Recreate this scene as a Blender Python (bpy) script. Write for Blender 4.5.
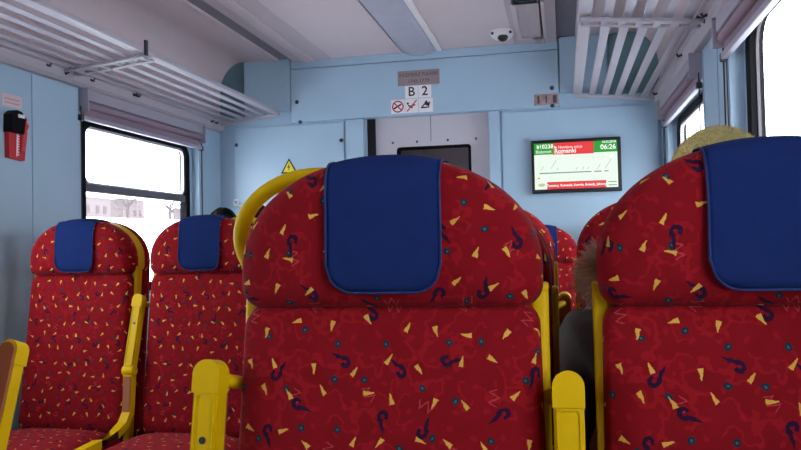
import bpy, bmesh, math, random
from mathutils import Vector, Matrix
random.seed(7)
for o in list(bpy.data.objects): bpy.data.objects.remove(o)
SC = bpy.context.scene
COL = SC.collection
PI = math.pi

# ------------------------------------------------------------------ camera
FPX = 740.0
cam_d = bpy.data.cameras.new('camera'); cam = bpy.data.objects.new('camera', cam_d); COL.objects.link(cam)
cam_d.sensor_fit = 'HORIZONTAL'; cam_d.sensor_width = 36.0; cam_d.lens = FPX/801*36
cam_d.clip_start = 0.02; cam_d.clip_end = 2000
YAW, PITCH, ROLL = math.atan(162/FPX), 20.8/FPX, -0.022
cam.matrix_world = Matrix.Translation((0, 0, 1.17)) @ Matrix.Rotation(YAW, 4, 'Z') @ Matrix.Rotation(PI/2+PITCH, 4, 'X') @ Matrix.Rotation(ROLL, 4, 'Z')
SC.camera = cam

# ------------------------------------------------------------------ light: bright overcast sky through the windows
world = bpy.data.worlds.new('overcast_sky'); SC.world = world; world.use_nodes = True
bg = world.node_tree.nodes['Background']
bg.inputs[0].default_value = (0.93, 0.965, 1.0, 1); bg.inputs[1].default_value = 10.4
SC.view_settings.view_transform = 'Standard'; SC.view_settings.look = 'None'
SC.view_settings.exposure = 0.0; SC.view_settings.gamma = 1.0; SC.view_settings.use_curve_mapping = False

XL, XR, YE, YB, ZC = -2.24, 0.59, 4.6, -1.3, 2.395      # inner faces of the coach
WIN_L = [(3.125, 4.30), (1.27, 2.45), (-0.60, 0.58)]
WIN_R = [(3.29, 4.36), (1.61, 2.79), (-0.50, 0.68)]
WZ0, WZ1 = 0.93, 1.84
def portal(x, y0, y1, sgn):
    l = bpy.data.lights.new('window_portal', 'AREA'); l.shape = 'RECTANGLE'; l.size = y1-y0; l.size_y = WZ1-WZ0
    l.cycles.is_portal = True
    o = bpy.data.objects.new('window_portal', l); COL.objects.link(o)
    o.location = (x, (y0+y1)/2, (WZ0+WZ1)/2)
    # area lights shine along local -Z: turn it to face into the coach
    o.matrix_world = Matrix.Translation(o.location) @ Matrix(((0, 0, -sgn, 0), (1, 0, 0, 0), (0, 1, 0, 0), (0, 0, 0, 1)))
    return o
for y0, y1 in WIN_L: portal(XL-0.10, y0, y1, 1)
for y0, y1 in WIN_R: portal(XR+0.10, y0, y1, -1)

# ------------------------------------------------------------------ helpers
def srgb(r, g, b):
    f = lambda c: (c/255/12.92) if c/255 <= 0.04045 else ((c/255+0.055)/1.055)**2.4
    return (f(r), f(g), f(b), 1)
MATS = {}
def mat(name, rgb, rough=0.5, metal=0.0, var=0.0, vscale=8, bump=0.0, bscale=200, coat=0.0, emit=None, spec=0.5):
    m = bpy.data.materials.new(name); m.use_nodes = True; nt = m.node_tree; b = nt.nodes['Principled BSDF']
    c = srgb(*rgb); b.inputs['Base Color'].default_value = c
    b.inputs['Roughness'].default_value = rough; b.inputs['Metallic'].default_value = metal
    b.inputs['Specular IOR Level'].default_value = spec
    b.inputs['Coat Weight'].default_value = coat
    tc = nt.nodes.new('ShaderNodeTexCoord')
    if var > 0:
        n = nt.nodes.new('ShaderNodeTexNoise'); n.inputs['Scale'].default_value = vscale; n.inputs['Detail'].default_value = 5
        nt.links.new(tc.outputs['Object'], n.inputs['Vector'])
        r = nt.nodes.new('ShaderNodeValToRGB')
        r.color_ramp.elements[0].position = 0.3; r.color_ramp.elements[1].position = 0.7
        r.color_ramp.elements[0].color = tuple(v*(1-var) for v in c[:3])+(1,)
        r.color_ramp.elements[1].color = tuple(min(1, v*(1+var)) for v in c[:3])+(1,)
        nt.links.new(n.outputs['Fac'], r.inputs['Fac']); nt.links.new(r.outputs['Color'], b.inputs['Base Color'])
    if bump > 0:
        n2 = nt.nodes.new('ShaderNodeTexNoise'); n2.inputs['Scale'].default_value = bscale; n2.inputs['Detail'].default_value = 3
        nt.links.new(tc.outputs['Object'], n2.inputs['Vector'])
        bp = nt.nodes.new('ShaderNodeBump'); bp.inputs['Strength'].default_value = bump; bp.inputs['Distance'].default_value = 0.002
        nt.links.new(n2.outputs['Fac'], bp.inputs['Height']); nt.links.new(bp.outputs['Normal'], b.inputs['Normal'])
    if emit:
        b.inputs['Base Color'].default_value = (0.01, 0.01, 0.01, 1); b.inputs['Emission Color'].default_value = c; b.inputs['Emission Strength'].default_value = emit
    MATS[name] = m
    return m

class NB:
    """small node builder for the printed fabric"""
    def __init__(s, nt): s.nt = nt
    def put(s, sock, v):
        if isinstance(v, (int, float)): sock.default_value = v
        elif isinstance(v, tuple): sock.default_value = v
        else: s.nt.links.new(v, sock)
    def m(s, op, a, b=0.0, c=0.0):
        n = s.nt.nodes.new('ShaderNodeMath'); n.operation = op
        s.put(n.inputs[0], a); s.put(n.inputs[1], b); s.put(n.inputs[2], c); return n.outputs[0]
    def v(s, op, a, b=(0, 0, 0)):
        n = s.nt.nodes.new('ShaderNodeVectorMath'); n.operation = op
        s.put(n.inputs[0], a); s.put(n.inputs[1], b)
        return n.outputs['Value'] if op in ('LENGTH', 'DOT_PRODUCT') else n.outputs[0]
    def scale(s, a, k):
        n = s.nt.nodes.new('ShaderNodeVectorMath'); n.operation = 'SCALE'; s.put(n.inputs[0], a); n.inputs['Scale'].default_value = k
        return n.outputs[0]
    def sep(s, a):
        n = s.nt.nodes.new('ShaderNodeSeparateXYZ'); s.put(n.inputs[0], a); return n.outputs
    def mix(s, f, a, b):
        n = s.nt.nodes.new('ShaderNodeMix'); n.data_type = 'RGBA'; s.put(n.inputs[0], f); s.put(n.inputs[6], a); s.put(n.inputs[7], b)
        return n.outputs[2]
    def cells(s, uv, cell, off, jit):
        """random rotated local coordinates (metres), one motif per grid cell; alternate rows shifted"""
        p = s.v('ADD', s.scale(uv, 1/cell), (off[0], off[1], 0.0))
        px, py, _ = s.sep(p)
        row = s.m('FLOOR', py)
        sh = s.m('MULTIPLY', s.m('MODULO', row, 2.0), 0.5)
        n = s.nt.nodes.new('ShaderNodeCombineXYZ'); s.put(n.inputs[0], s.m('ADD', px, sh)); s.put(n.inputs[1], py)
        p = n.outputs[0]
        idv = s.v('FLOOR', p)
        loc = s.v('SUBTRACT', s.v('FRACTION', p), (0.5, 0.5, 0))
        wn = s.nt.nodes.new('ShaderNodeTexWhiteNoise'); wn.noise_dimensions = '3D'
        s.put(wn.inputs['Vector'], s.v('ADD', idv, (off[0]*7+0.37, off[1]*5+0.21, 0.5)))
        r = s.v('SUBTRACT', wn.outputs['Color'], (0.5, 0.5, 0.5))
        loc = s.v('ADD', loc, s.scale(s.v('MULTIPLY', r, (1, 1, 0)), jit))
        rot = s.nt.nodes.new('ShaderNodeVectorRotate'); rot.rotation_type = 'Z_AXIS'
        s.put(rot.inputs['Vector'], s.scale(loc, cell)); s.put(rot.inputs['Angle'], s.m('MULTIPLY', wn.outputs['Value'], 2*PI))
        return rot.outputs[0]

def fabric():
    m = bpy.data.materials.new('printed_moquette'); m.use_nodes = True; nt = m.node_tree; b = nt.nodes['Principled BSDF']
    B = NB(nt)
    uvn = nt.nodes.new('ShaderNodeUVMap'); uvn.uv_map = 'UVMap'
    wob = nt.nodes.new('ShaderNodeTexNoise'); wob.inputs['Scale'].default_value = 130; nt.links.new(uvn.outputs[0], wob.inputs['Vector'])
    uv = B.v('ADD', uvn.outputs[0], B.scale(B.v('SUBTRACT', wob.outputs['Color'], (0.5, 0.5, 0.5)), 0.0045))
    uv = B.v('MULTIPLY', uv, (1, 1, 0))
    # ground: mottled red with brighter brush marks
    n1 = nt.nodes.new('ShaderNodeTexNoise'); n1.inputs['Scale'].default_value = 26; n1.inputs['Detail'].default_value = 2; nt.links.new(uv, n1.inputs['Vector'])
    n2 = nt.nodes.new('ShaderNodeTexNoise'); n2.inputs['Scale'].default_value = 14; n2.inputs['Detail'].default_value = 1
    nt.links.new(B.v('ADD', uv, (3.1, 1.7, 0)), n2.inputs['Vector'])
    line = B.m('LESS_THAN', B.m('ABSOLUTE', B.m('SUBTRACT', n1.outputs['Fac'], 0.5)), 0.03)
    keep = B.m('GREATER_THAN', n2.outputs['Fac'], 0.47)
    brush = B.m('MULTIPLY', B.m('MULTIPLY', line, keep), 0.42)
    c = B.mix(n1.outputs['Fac'], srgb(110, 5, 14), srgb(134, 9, 24))
    c = B.mix(brush, c, srgb(158, 22, 30))
    q = B.cells(uv, 0.034, (0.13, 0.71), 0.5)
    blob = B.m('MULTIPLY', B.m('LESS_THAN', B.v('LENGTH', B.v('MULTIPLY', q, (1, 1.6, 0))), 0.0055), 0.35)
    c = B.mix(blob, c, srgb(158, 20, 36))
    # pink zigzags
    q = B.cells(uv, 0.104, (0.35, 0.2), 0.45); x, y, _ = B.sep(q)
    zz = B.m('SUBTRACT', B.m('PINGPONG', x, 0.0065), 0.00325)
    zz = B.m('MULTIPLY', zz, 2.2)
    mk = B.m('LESS_THAN', B.m('ABSOLUTE', B.m('SUBTRACT', y, zz)), 0.0020)
    mk = B.m('MULTIPLY', mk, B.m('LESS_THAN', B.m('ABSOLUTE', x), 0.0115))
    c = B.mix(B.m('MULTIPLY', mk, 0.5), c, srgb(196, 74, 78))
    # dark teal dots
    q = B.cells(uv, 0.069, (0.8, 0.45), 0.55); x, y, _ = B.sep(q)
    r = B.v('LENGTH', B.v('MULTIPLY', q, (1, 1.25, 0)))
    c = B.mix(B.m('LESS_THAN', r, 0.0058), c, srgb(30, 42, 56))
    c = B.mix(B.m('LESS_THAN', r, 0.0020), c, srgb(62, 84, 92))
    # navy squiggles (S hooks)
    q = B.cells(uv, 0.087, (0.22, 0.9), 0.5); x, y, _ = B.sep(q)
    r1 = B.m('ABSOLUTE', B.m('SUBTRACT', B.v('LENGTH', B.v('MULTIPLY', B.v('SUBTRACT', q, (0, 0.0045, 0)), (1, 0.8, 0))), 0.0054))
    a1 = B.m('MULTIPLY', B.m('LESS_THAN', r1, 0.0027), B.m('SUBTRACT', 1.0, B.m('MULTIPLY', B.m('GREATER_THAN', x, 0.002), B.m('LESS_THAN', y, 0.0035))))
    a2 = B.m('LESS_THAN', B.m('ADD', B.m('ABSOLUTE', B.m('ADD', x, B.m('MULTIPLY', y, 0.55))), B.m('MULTIPLY', B.m('ABSOLUTE', B.m('ADD', y, 0.0075)), 0.30)), 0.0036)
    c = B.mix(B.m('MAXIMUM', a1, a2), c, srgb(40, 12, 44))
    # yellow wedges
    for cell, off in ((0.0515, (0.0, 0.0)),):
        q = B.cells(uv, cell, off, 0.5); x, y, _ = B.sep(q)
        L = 0.0155
        w = B.m('MULTIPLY', B.m('SUBTRACT', 0.66, B.m('DIVIDE', y, L)), 0.0033)
        tri = B.m('MULTIPLY', B.m('LESS_THAN', B.m('ABSOLUTE', x), w), B.m('LESS_THAN', B.m('ABSOLUTE', y), L/2))
        c = B.mix(tri, c, srgb(205, 156, 66))
    nt.links.new(c, b.inputs['Base Color'])
    b.inputs['Roughness'].default_value = 0.9; b.inputs['Specular IOR Level'].default_value = 0.15
    b.inputs['Sheen Weight'].default_value = 0.12; b.inputs['Sheen Roughness'].default_value = 0.4
    b.inputs['Sheen Tint'].default_value = srgb(230, 120, 130)
    n3 = nt.nodes.new('ShaderNodeTexNoise'); n3.inputs['Scale'].default_value = 900; nt.links.new(uvn.outputs[0], n3.inputs['Vector'])
    bp = nt.nodes.new('ShaderNodeBump'); bp.inputs['Strength'].default_value = 0.25; bp.inputs['Distance'].default_value = 0.001
    nt.links.new(n3.outputs['Fac'], bp.inputs['Height']); nt.links.new(bp.outputs['Normal'], b.inputs['Normal'])
    MATS['fabric'] = m
fabric()
def glass(name, tint, gloss):
    m = bpy.data.materials.new(name); m.use_nodes = True; nt = m.node_tree; nt.nodes.clear()
    o = nt.nodes.new('ShaderNodeOutputMaterial'); mx = nt.nodes.new('ShaderNodeMixShader')
    t = nt.nodes.new('ShaderNodeBsdfTransparent'); t.inputs[0].default_value = tint
    g = nt.nodes.new('ShaderNodeBsdfGlossy'); g.inputs['Roughness'].default_value = 0.03
    mx.inputs[0].default_value = gloss
    nt.links.new(t.outputs[0], mx.inputs[1]); nt.links.new(g.outputs[0], mx.inputs[2]); nt.links.new(mx.outputs[0], o.inputs[0])
    MATS[name] = m
glass('pane_glass', (0.94, 0.96, 0.97, 1), 0.05)
glass('tinted_glass', (0.62, 0.60, 0.58, 1), 0.08)
mat('wall_blue', (158, 184, 204), 0.42, var=0.025, vscale=3, bump=0.04, bscale=60)
mat('panel_blue', (160, 186, 206), 0.38, var=0.03, vscale=4, bump=0.04, bscale=60)
mat('ceiling_white', (206, 189, 193), 0.45, var=0.02, vscale=3)
mat('ceiling_trim', (188, 172, 178), 0.4)
mat('channel_grey', (112, 106, 116), 0.5)
mat('rack_metal', (176, 170, 180), 0.45, metal=0.0, var=0.02)
mat('rack_bracket', (158, 152, 162), 0.5)
mat('floor_lino', (92, 92, 96), 0.5, var=0.12, vscale=60)
mat('rubber', (17, 16, 19), 0.8, spec=0.1)
mat('transom_grey', (84, 80, 90), 0.45)
mat('sash_grey', (168, 164, 172), 0.4)
mat('gasket_grey', (74, 68, 74), 0.6)
mat('blind_cloth', (142, 122, 138), 0.8)
mat('blind_case', (160, 155, 168), 0.55)
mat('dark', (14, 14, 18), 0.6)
mat('door_grey', (192, 186, 194), 0.45, var=0.02)
mat('screw_metal', (70, 74, 84), 0.35, metal=0.7)
mat('diffuser', (172, 172, 188), 0.5, var=0.05, vscale=9)
mat('yellow', (208, 168, 3), 0.5, var=0.03, spec=0.12)
mat('pad_brown', (150, 86, 52), 0.55, var=0.04)
mat('steel_dark', (60, 62, 66), 0.45, metal=0.6)
mat('cloth_blue', (24, 41, 91), 0.95, spec=0.08, var=0.05, vscale=30, bump=0.35, bscale=900)
mat('cloth_hem', (20, 38, 92), 0.8)
mat('white_plastic', (226, 222, 224), 0.4)
mat('sticker_white', (232, 228, 232), 0.5)
mat('sticker_pink', (214, 190, 194), 0.5)
mat('print_black', (22, 22, 26), 0.6)
mat('print_red', (176, 40, 44), 0.6)
mat('print_faint', (196, 158, 162), 0.6)
mat('plate_metal', (150, 132, 134), 0.4, metal=0.3, var=0.05)
mat('plate_print', (78, 62, 70), 0.5)
mat('plate_bronze', (164, 140, 136), 0.45, metal=0.2, var=0.25, vscale=40)
mat('red_plastic', (186, 24, 34), 0.4)
mat('sign_yellow', (224, 200, 20), 0.5)
mat('tv_black', (12, 12, 16), 0.35)
mat('screen_white', (236, 255, 236), 0.5, emit=1.0)
mat('screen_red', (232, 44, 48), 0.5, emit=1.0)
mat('screen_green', (14, 158, 22), 0.5, emit=1.0)
mat('screen_text', (250, 255, 250), 0.5, emit=1.0)
mat('screen_grey', (112, 124, 114), 0.5, emit=1.0)
mat('screen_logo', (200, 196, 140), 0.5, emit=1.0)
mat('shaded_teal', (104, 138, 146), 0.5)  # teal cove ends, darkened to stand in for the rack's shade
mat('skin', (222, 170, 146), 0.55)
mat('hair_dark', (12, 9, 9), 0.7, var=0.3, vscale=60, spec=0.1)
mat('hair_brown', (26, 19, 17), 0.7, var=0.3, vscale=60, spec=0.1)
mat('jacket_dark', (50, 38, 31), 0.75, var=0.15, vscale=20, bump=0.3, bscale=25)
mat('trousers', (40, 42, 56), 0.85)
mat('coat_navy', (36, 40, 60), 0.8)
mat('hat_wool', (196, 178, 116), 0.95, var=0.1, vscale=40)
mat('fur', (196, 166, 146), 0.8, var=0.4, vscale=28)
mat('shoe', (24, 22, 22), 0.5)
mat('eye', (40, 30, 26), 0.3)
mat('snow', (236, 238, 244), 0.8, var=0.03, vscale=0.1)
mat('house_wall', (92, 80, 80), 0.8, var=0.05)
mat('house_window', (84, 74, 76), 0.9, spec=0.05)
mat('tree_bare', (80, 68, 70), 0.9, var=0.2, vscale=0.6)
mat('bark', (84, 72, 70), 0.9)

def tag(o, label=None, cat=None, group=None, kind=None):
    if label: o['label'] = label
    if cat: o['category'] = cat
    if group: o['group'] = group
    if kind: o['kind'] = kind
    return o
def empty(name, loc=(0, 0, 0), rz=0.0, **k):
    o = bpy.data.objects.new(name, None); COL.objects.link(o); o.location = loc; o.rotation_euler = (0, 0, rz)
    o.empty_display_size = 0.1
    return tag(o, **k)
def link(name, me, m, parent=None, world=False, **k):
    o = bpy.data.objects.new(name, me); COL.objects.link(o)
    if m and not me.materials: me.materials.append(MATS[m])
    if parent:
        o.parent = parent
        if world: o.matrix_parent_inverse = Matrix.Translation(-parent.location)
    return tag(o, **k)

class MB:
    """collects shapes into one mesh"""
    def __init__(s): s.bm = bmesh.new()
    def box(s, x0, x1, y0, y1, z0, z1, bev=0.0, seg=2):
        r = bmesh.ops.create_cube(s.bm, size=1.0)
        vs = r['verts']
        for v in vs: v.co = Vector(((x0+x1)/2+v.co.x*(x1-x0), (y0+y1)/2+v.co.y*(y1-y0), (z0+z1)/2+v.co.z*(z1-z0)))
        if bev > 0:
            es = list({e for v in vs for e in v.link_edges})
            bmesh.ops.bevel(s.bm, geom=es, offset=bev, segments=seg, profile=0.5, affect='EDGES', clamp_overlap=True)
        return s
    def loops(s, rings, closed=True, cap0=True, cap1=True):
        """skin a list of vertex rings"""
        V = [[s.bm.verts.new(p) for p in r] for r in rings]
        n = len(V[0])
        for a, b in zip(V, V[1:]):
            for i in range(n if closed else n-1):
                s.bm.faces.new((a[i], a[(i+1) % n], b[(i+1) % n], b[i]))
        if cap0: s.bm.faces.new(V[0][::-1])
        if cap1: s.bm.faces.new(V[-1])
        return s
    def tube(s, pts, r, n=10, sy=1.0, up=None, closed=False):
        """sweep an ellipse along a path"""
        pts = [Vector(p) for p in pts]; rings = []
        N = len(pts)
        for i, p in enumerate(pts):
            if closed: t = pts[(i+1) % N]-pts[i-1]
            else: t = pts[min(i+1, N-1)]-pts[max(i-1, 0)]
            t.normalize(); u = Vector(up) if up else (Vector((0, 0, 1)) if abs(t.z) < 0.9 else Vector((1, 0, 0)))
            a = t.cross(u).normalized(); b = a.cross(t).normalized()
            rr = r[i] if isinstance(r, (list, tuple)) else r
            rings.append([p+a*rr*math.cos(2*PI*k/n)+b*rr*sy*math.sin(2*PI*k/n) for k in range(n)])
        if closed: rings.append(rings[0]); return s.loops(rings, cap0=False, cap1=False)
        return s.loops(rings)
    def bar(s, pts, w, h, up=(0, 0, 1)):
        """sweep a rectangle (w across, h along 'up')"""
        pts = [Vector(p) for p in pts]; rings = []; N = len(pts)
        for i, p in enumerate(pts):
            t = (pts[min(i+1, N-1)]-pts[max(i-1, 0)]).normalized(); a = Vector(up) if abs(t.dot(Vector(up))) < 0.99 else Vector((0, 1, 0))
            a = t.cross(a).normalized(); b = a.cross(t).normalized()
            rings.append([p+a*w/2*i1+b*h/2*j1 for i1, j1 in ((1, 1), (-1, 1), (-1, -1), (1, -1))])
        return s.loops(rings)
    def lathe(s, prof, c, axis='Z', n=24):
        rings = []
        for r, h in prof:
            ring = []
            for k in range(n):
                a = 2*PI*k/n; u, w = max(r, 1e-4)*math.cos(a), max(r, 1e-4)*math.sin(a)
                ring.append(Vector(c)+{'Z': Vector((u, w, h)), 'Y': Vector((u, h, w)), 'X': Vector((h, u, w))}[axis])
            rings.append(ring)
        return s.loops(rings)
    def prism(s, poly, axis, a0, a1):
        """extrude a 2-D polygon along an axis; poly is (x,z) for Y, (y,z) for X, (x,y) for Z"""
        f = {'Y': lambda p, a: (p[0], a, p[1]), 'X': lambda p, a: (a, p[0], p[1]), 'Z': lambda p, a: (p[0], p[1], a)}[axis]
        return s.loops([[f(p, a0) for p in poly], [f(p, a1) for p in poly]])
    def frame(s, outer, inner, axis, a0, a1):
        """flat ring between two outlines with the same number of points"""
        f = {'Y': lambda p, a: (p[0], a, p[1]), 'X': lambda p, a: (a, p[0], p[1]), 'Z': lambda p, a: (p[0], p[1], a)}[axis]
        R = [[f(p, a0) for p in outer], [f(p, a1) for p in outer], [f(p, a1) for p in inner], [f(p, a0) for p in inner]]
        R.append(R[0])
        return s.loops(R, cap0=False, cap1=False)
    def mesh(s, name, smooth=None):
        bmesh.ops.remove_doubles(s.bm, verts=s.bm.verts, dist=1e-6)
        bmesh.ops.recalc_face_normals(s.bm, faces=s.bm.faces)
        me = bpy.data.meshes.new(name); s.bm.to_mesh(me); s.bm.free()
        if smooth:
            for p in me.polygons: p.use_smooth = True
            me.set_sharp_from_angle(angle=math.radians(smooth))
        return me
    def put(s, name, m, parent=None, smooth=None, world=True, **k):
        return link(name, s.mesh(name, smooth), m, parent, world, **k)
def rrect(a0, a1, b0, b1, r, n=6):
    out = []
    for cx, cy, st in ((a1-r, b1-r, 0), (a0+r, b1-r, 1), (a0+r, b0+r, 2), (a1-r, b0+r, 3)):
        for k in range(n+1):
            t = PI/2*(st+k/n); out.append((cx+r*math.cos(t), cy+r*math.sin(t)))
    return out
def sharp(a0, a1, b0, b1, n=6):
    out = []
    for cx, cy in ((a1, b1), (a0, b1), (a0, b0), (a1, b0)): out += [(cx, cy)]*(n+1)
    return out
def spread(a0, a1, b0, b1, n=6):
    """rectangle outline with n+1 points near each corner, so that it pairs with rrect"""
    e = 1e-4; out = []
    for cx, cy, dx, dy in ((a1, b1, 1, 1), (a0, b1, -1, 1), (a0, b0, -1, -1), (a1, b0, 1, -1)):
        for k in range(n+1):
            t = (k/n-0.5)*e*n
            if (dx, dy) == (1, 1): p = (cx-max(t, 0), cy+min(t, 0))
            elif (dx, dy) == (-1, 1): p = (cx-min(t, 0), cy-max(t, 0))
            elif (dx, dy) == (-1, -1): p = (cx+max(t, 0), cy-min(t, 0))
            else: p = (cx+min(t, 0), cy+max(t, 0))
            out.append(p)
    return out
def text(name, body, size, loc, m, parent, align='CENTER', rot=(PI/2, 0, 0), sx=1.0, bold=0.0):
    cu = bpy.data.curves.new(name, 'FONT'); cu.body = body; cu.size = size; cu.align_x = align; cu.align_y = 'CENTER'
    cu.extrude = 0.0004; cu.offset = bold; cu.resolution_u = 3
    t = bpy.data.objects.new(name, cu); COL.objects.link(t)
    dg = bpy.context.evaluated_depsgraph_get()
    me = bpy.data.meshes.new_from_object(t.evaluated_get(dg)); bpy.data.objects.remove(t)
    me.materials.clear()
    me.transform(Matrix.Translation(loc) @ Matrix.Rotation(rot[2], 4, 'Z') @ Matrix.Rotation(rot[0], 4, 'X') @ Matrix.Diagonal((sx, 1, 1, 1)))
    return link(name, me, m, parent, True)

# ================================================================== the coach shell
tag(MB().box(XL-0.1, XR+0.1, YB-0.1, YE+1.6, -0.08, 0.0).put('floor', 'floor_lino'), 'grey linoleum floor of the railway coach', 'floor', kind='structure')

# ceiling: flat middle, stepped trims, dark channels, coved edges
CX = -0.848
root = empty('ceiling', (CX, 0, ZC), label='pale ceiling of the coach with coved edges', cat='ceiling', kind='structure')
MB().box(-1.44, -0.26, YB, YE, ZC, ZC+0.06).put('middle_panel', 'ceiling_white', root)
MB().box(XL-0.1, XR+0.1, YB-0.1, YE+1.6, ZC+0.07, ZC+0.12).put('roof_shell', 'ceiling_white', root)
for sg in (-1, 1):
    fx = lambda u: CX+sg*u
    def span(u0, u1, z0, z1, name, m):
        a, b = sorted((fx(u0), fx(u1))); MB().box(a, b, YB, YE, z0, z1, 0.002, 1).put(name, m, root)
    span(0.588, 0.70, ZC-0.004, ZC+0.06, 'trim_strip', 'ceiling_trim')
    span(0.70, 0.77, ZC-0.012, ZC+0.06, 'trim_rib', 'ceiling_white')
    span(0.77, 0.842, ZC-0.004, ZC+0.06, 'trim_strip', 'ceiling_trim')
    span(0.842, 0.952, ZC+0.022, ZC+0.065, 'channel', 'channel_grey')
    U0, U1 = 0.952, (XR-CX if sg > 0 else CX-XL)-0.006
    pr = []
    pr.append((fx(U0), ZC+0.006)); pr.append((fx(U0+0.12), ZC+0.020))
    RC = 0.165
    for k in range(13):
        t = PI/2*k/12
        pr.append((fx(U1-RC+RC*math.sin(t)), ZC+0.028-0.215+0.215*math.cos(t)))
    pr.append((fx(U1), 2.02))
    b = MB()
    ring = lambda y: [(p[0], y, p[1]) for p in pr]+[(fx(U1+0.03), y, 2.02), (fx(U1+0.03), y, ZC+0.065), (fx(U0), y, ZC+0.065)]
    b.loops([ring(YB), ring(YE)]); b.put('cove', 'ceiling_white', root, smooth=40)

def side_wall(name, xin, sgn, wins, label):
    """sgn +1: the wall is on the right"""
    root = empty(name, (xin, 0, 0), label=label, cat='wall', kind='structure')
    b = MB(); xo = xin+sgn*0.10
    a, c = sorted((xin, xo))
    zt = 1.94 if sgn > 0 else WZ1
    b.box(a, c, YB, YE+0.1, 0, WZ0); b.box(a, c, YB, YE+0.1, zt, ZC+0.07)
    ys = sorted(wins); prev = YB
    for y0, y1 in ys: b.box(a, c, prev, y0, WZ0, zt); prev = y1
    b.box(a, c, prev, YE+0.1, WZ0, zt)
    if sgn > 0: b.box(a, c, ys[-1][0], ys[-1][1], WZ1, zt)
    b.put('wall_panel', 'wall_blue', root)
    return root
WL = side_wall('wall_left', XL, -1, WIN_L, 'light blue panelled side wall with windows, left of the aisle')
WR = side_wall('wall_right', XR, 1, WIN_R, 'light blue panelled side wall with windows, beside the near seats')
# thin joint strips on the wall panels
for (y, z0, z1) in ((4.335, 0.5, 1.95),):
    MB().box(XL, XL+0.004, y-0.004, y+0.004, z0, z1).put('joint_strip', 'channel_grey', WL)
for (y, m) in ((2.975, 'panel_blue'), (2.82, 'channel_grey'), (3.26, 'panel_blue'), (4.42, 'panel_blue'), (4.52, 'dark')):
    MB().box(XR-0.004, XR, y-0.004, y+0.004, 0.5, 1.95).put('joint_strip', m, WR)
MB().box(XL, XL+0.005, 2.785, 3.10, 0.9, 1.95, 0.002).put('pillar_panel', 'panel_blue', WL)

def window(n, xin, sgn, y0, y1, label, vent, WZ1=1.84):
    root = empty('window_%d' % n, (xin+sgn*0.05, (y0+y1)/2, WZ0), label=label, cat='window', kind='structure')
    xa, xb = sorted((xin+sgn*0.05, xin+sgn*0.062))
    fo = rrect(y0+0.045, y1-0.045, WZ0+0.02, WZ1-0.008, 0.085); fi = rrect(y0+0.092, y1-0.092, WZ0+0.066, WZ1-0.040, 0.055)
    if WZ1 > 1.9:
        fo = rrect(y0+0.055, y1-0.055, WZ0+0.02, WZ1-0.004, 0.13); fi = rrect(y0+0.115, y1-0.115, WZ0+0.066, WZ1-0.045, 0.09)
    MB().frame(spread(y0, y1, WZ0, WZ1), fo, 'X', xa, xb).put('surround', 'panel_blue', root)
    xa, xb = sorted((xin+sgn*0.042, xin+sgn*0.085))
    MB().frame(fo, fi, 'X', xa, xb).put('frame', 'rubber', root, smooth=40)
    if not vent:
        xg = xin+sgn*0.068
        MB().box(min(xg, xg+sgn*0.004), max(xg, xg+sgn*0.004), y0+0.07, y1-0.07, WZ0+0.045, WZ1-0.03).put('pane', 'pane_glass', root)
        MB().frame(rrect(y0+0.112, y1-0.112, WZ0+0.062, WZ1-0.042, 0.09), rrect(y0+0.122, y1-0.122, WZ0+0.072, WZ1-0.052, 0.085), 'X', *sorted((xin+sgn*0.060, xin+sgn*0.070))).put('gasket', 'gasket_grey', root, smooth=40)
        return root
    xa, xb = sorted((xin+sgn*0.048, xin+sgn*0.08))
    MB().box(xa, xb, y0+0.075, y1-0.075, 1.472, 1.512, 0.004).put('transom', 'transom_grey', root)
    xa, xb = sorted((xin+sgn*0.052, xin+sgn*0.070))
    so = rrect(y0+0.088, y1-0.088, 1.510, WZ1-0.037, 0.05); si = rrect(y0+0.101, y1-0.101, 1.520, WZ1-0.052, 0.04)
    MB().frame(so, si, 'X', xa, xb).put('sash', 'sash_grey', root, smooth=40)
    xg = xin+sgn*0.068
    MB().box(min(xg, xg+sgn*0.004), max(xg, xg+sgn*0.004), y0+0.07, y1-0.07, 1.50, WZ1-0.03).put('pane', 'pane_glass', root)
    MB().box(min(xg, xg+sgn*0.004), max(xg, xg+sgn*0.004), y0+0.07, y1-0.07, WZ0+0.045, 1.485).put('pane', 'pane_glass', root)
    return root
lab_l = ['window with transom behind the pair of left seats, snow outside', 'left side window beside the nearer left row', 'left side window behind the camera']
lab_r = ['narrow-looking far right window behind the hat', 'near right window, cut by the picture edge', 'right side window behind the camera']
k = 1
for w, l in zip(WIN_L, lab_l): window(k, XL, -1, *w, l, k % 2 == 1); k += 1
for w, l in zip(WIN_R, lab_r): window(k, XR, 1, *w, l, k % 2 == 0, 1.84 if w[0] > 3 else 1.94); k += 1

# ------------------------------------------------------------------ end wall with door
wb = empty('wall_end', (CX, YE, 0), label='light blue panelled end wall with a doorway and header', cat='wall', kind='structure')
DX0, DX1 = -1.228, -0.430
b = MB(); b.box(XL-0.1, DX0, YE, YE+0.06, 0, ZC+0.07); b.box(DX1, XR+0.1, YE, YE+0.06, 0, ZC+0.07); b.box(DX0, DX1, YE, YE+0.06, 2.0, ZC+0.07)
b.put('bulkhead', 'wall_blue', wb)
def panel(name, x0, x1, z0, z1, t, m='panel_blue', bev=0.004):
    return MB().box(x0, x1, YE-t, YE, z0, z1, bev).put(name, m, wb)
panel('header_panel', -1.715, 0.002, 1.995, 2.340, 0.035)
panel('header_strip', -1.715, 0.002, 2.344, ZC-0.0, 0.035)
panel('corner_panel', -2.045, -1.721, 2.07, ZC+0.02, 0.035)
panel('corner_panel', 0.008, 0.285, 2.07, ZC+0.02, 0.035)
panel('end_recess', XL, -2.055, 2.05, 2.46, 0.004, 'shaded_teal')  # flat plate, shade of the corner put into its colour
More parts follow.
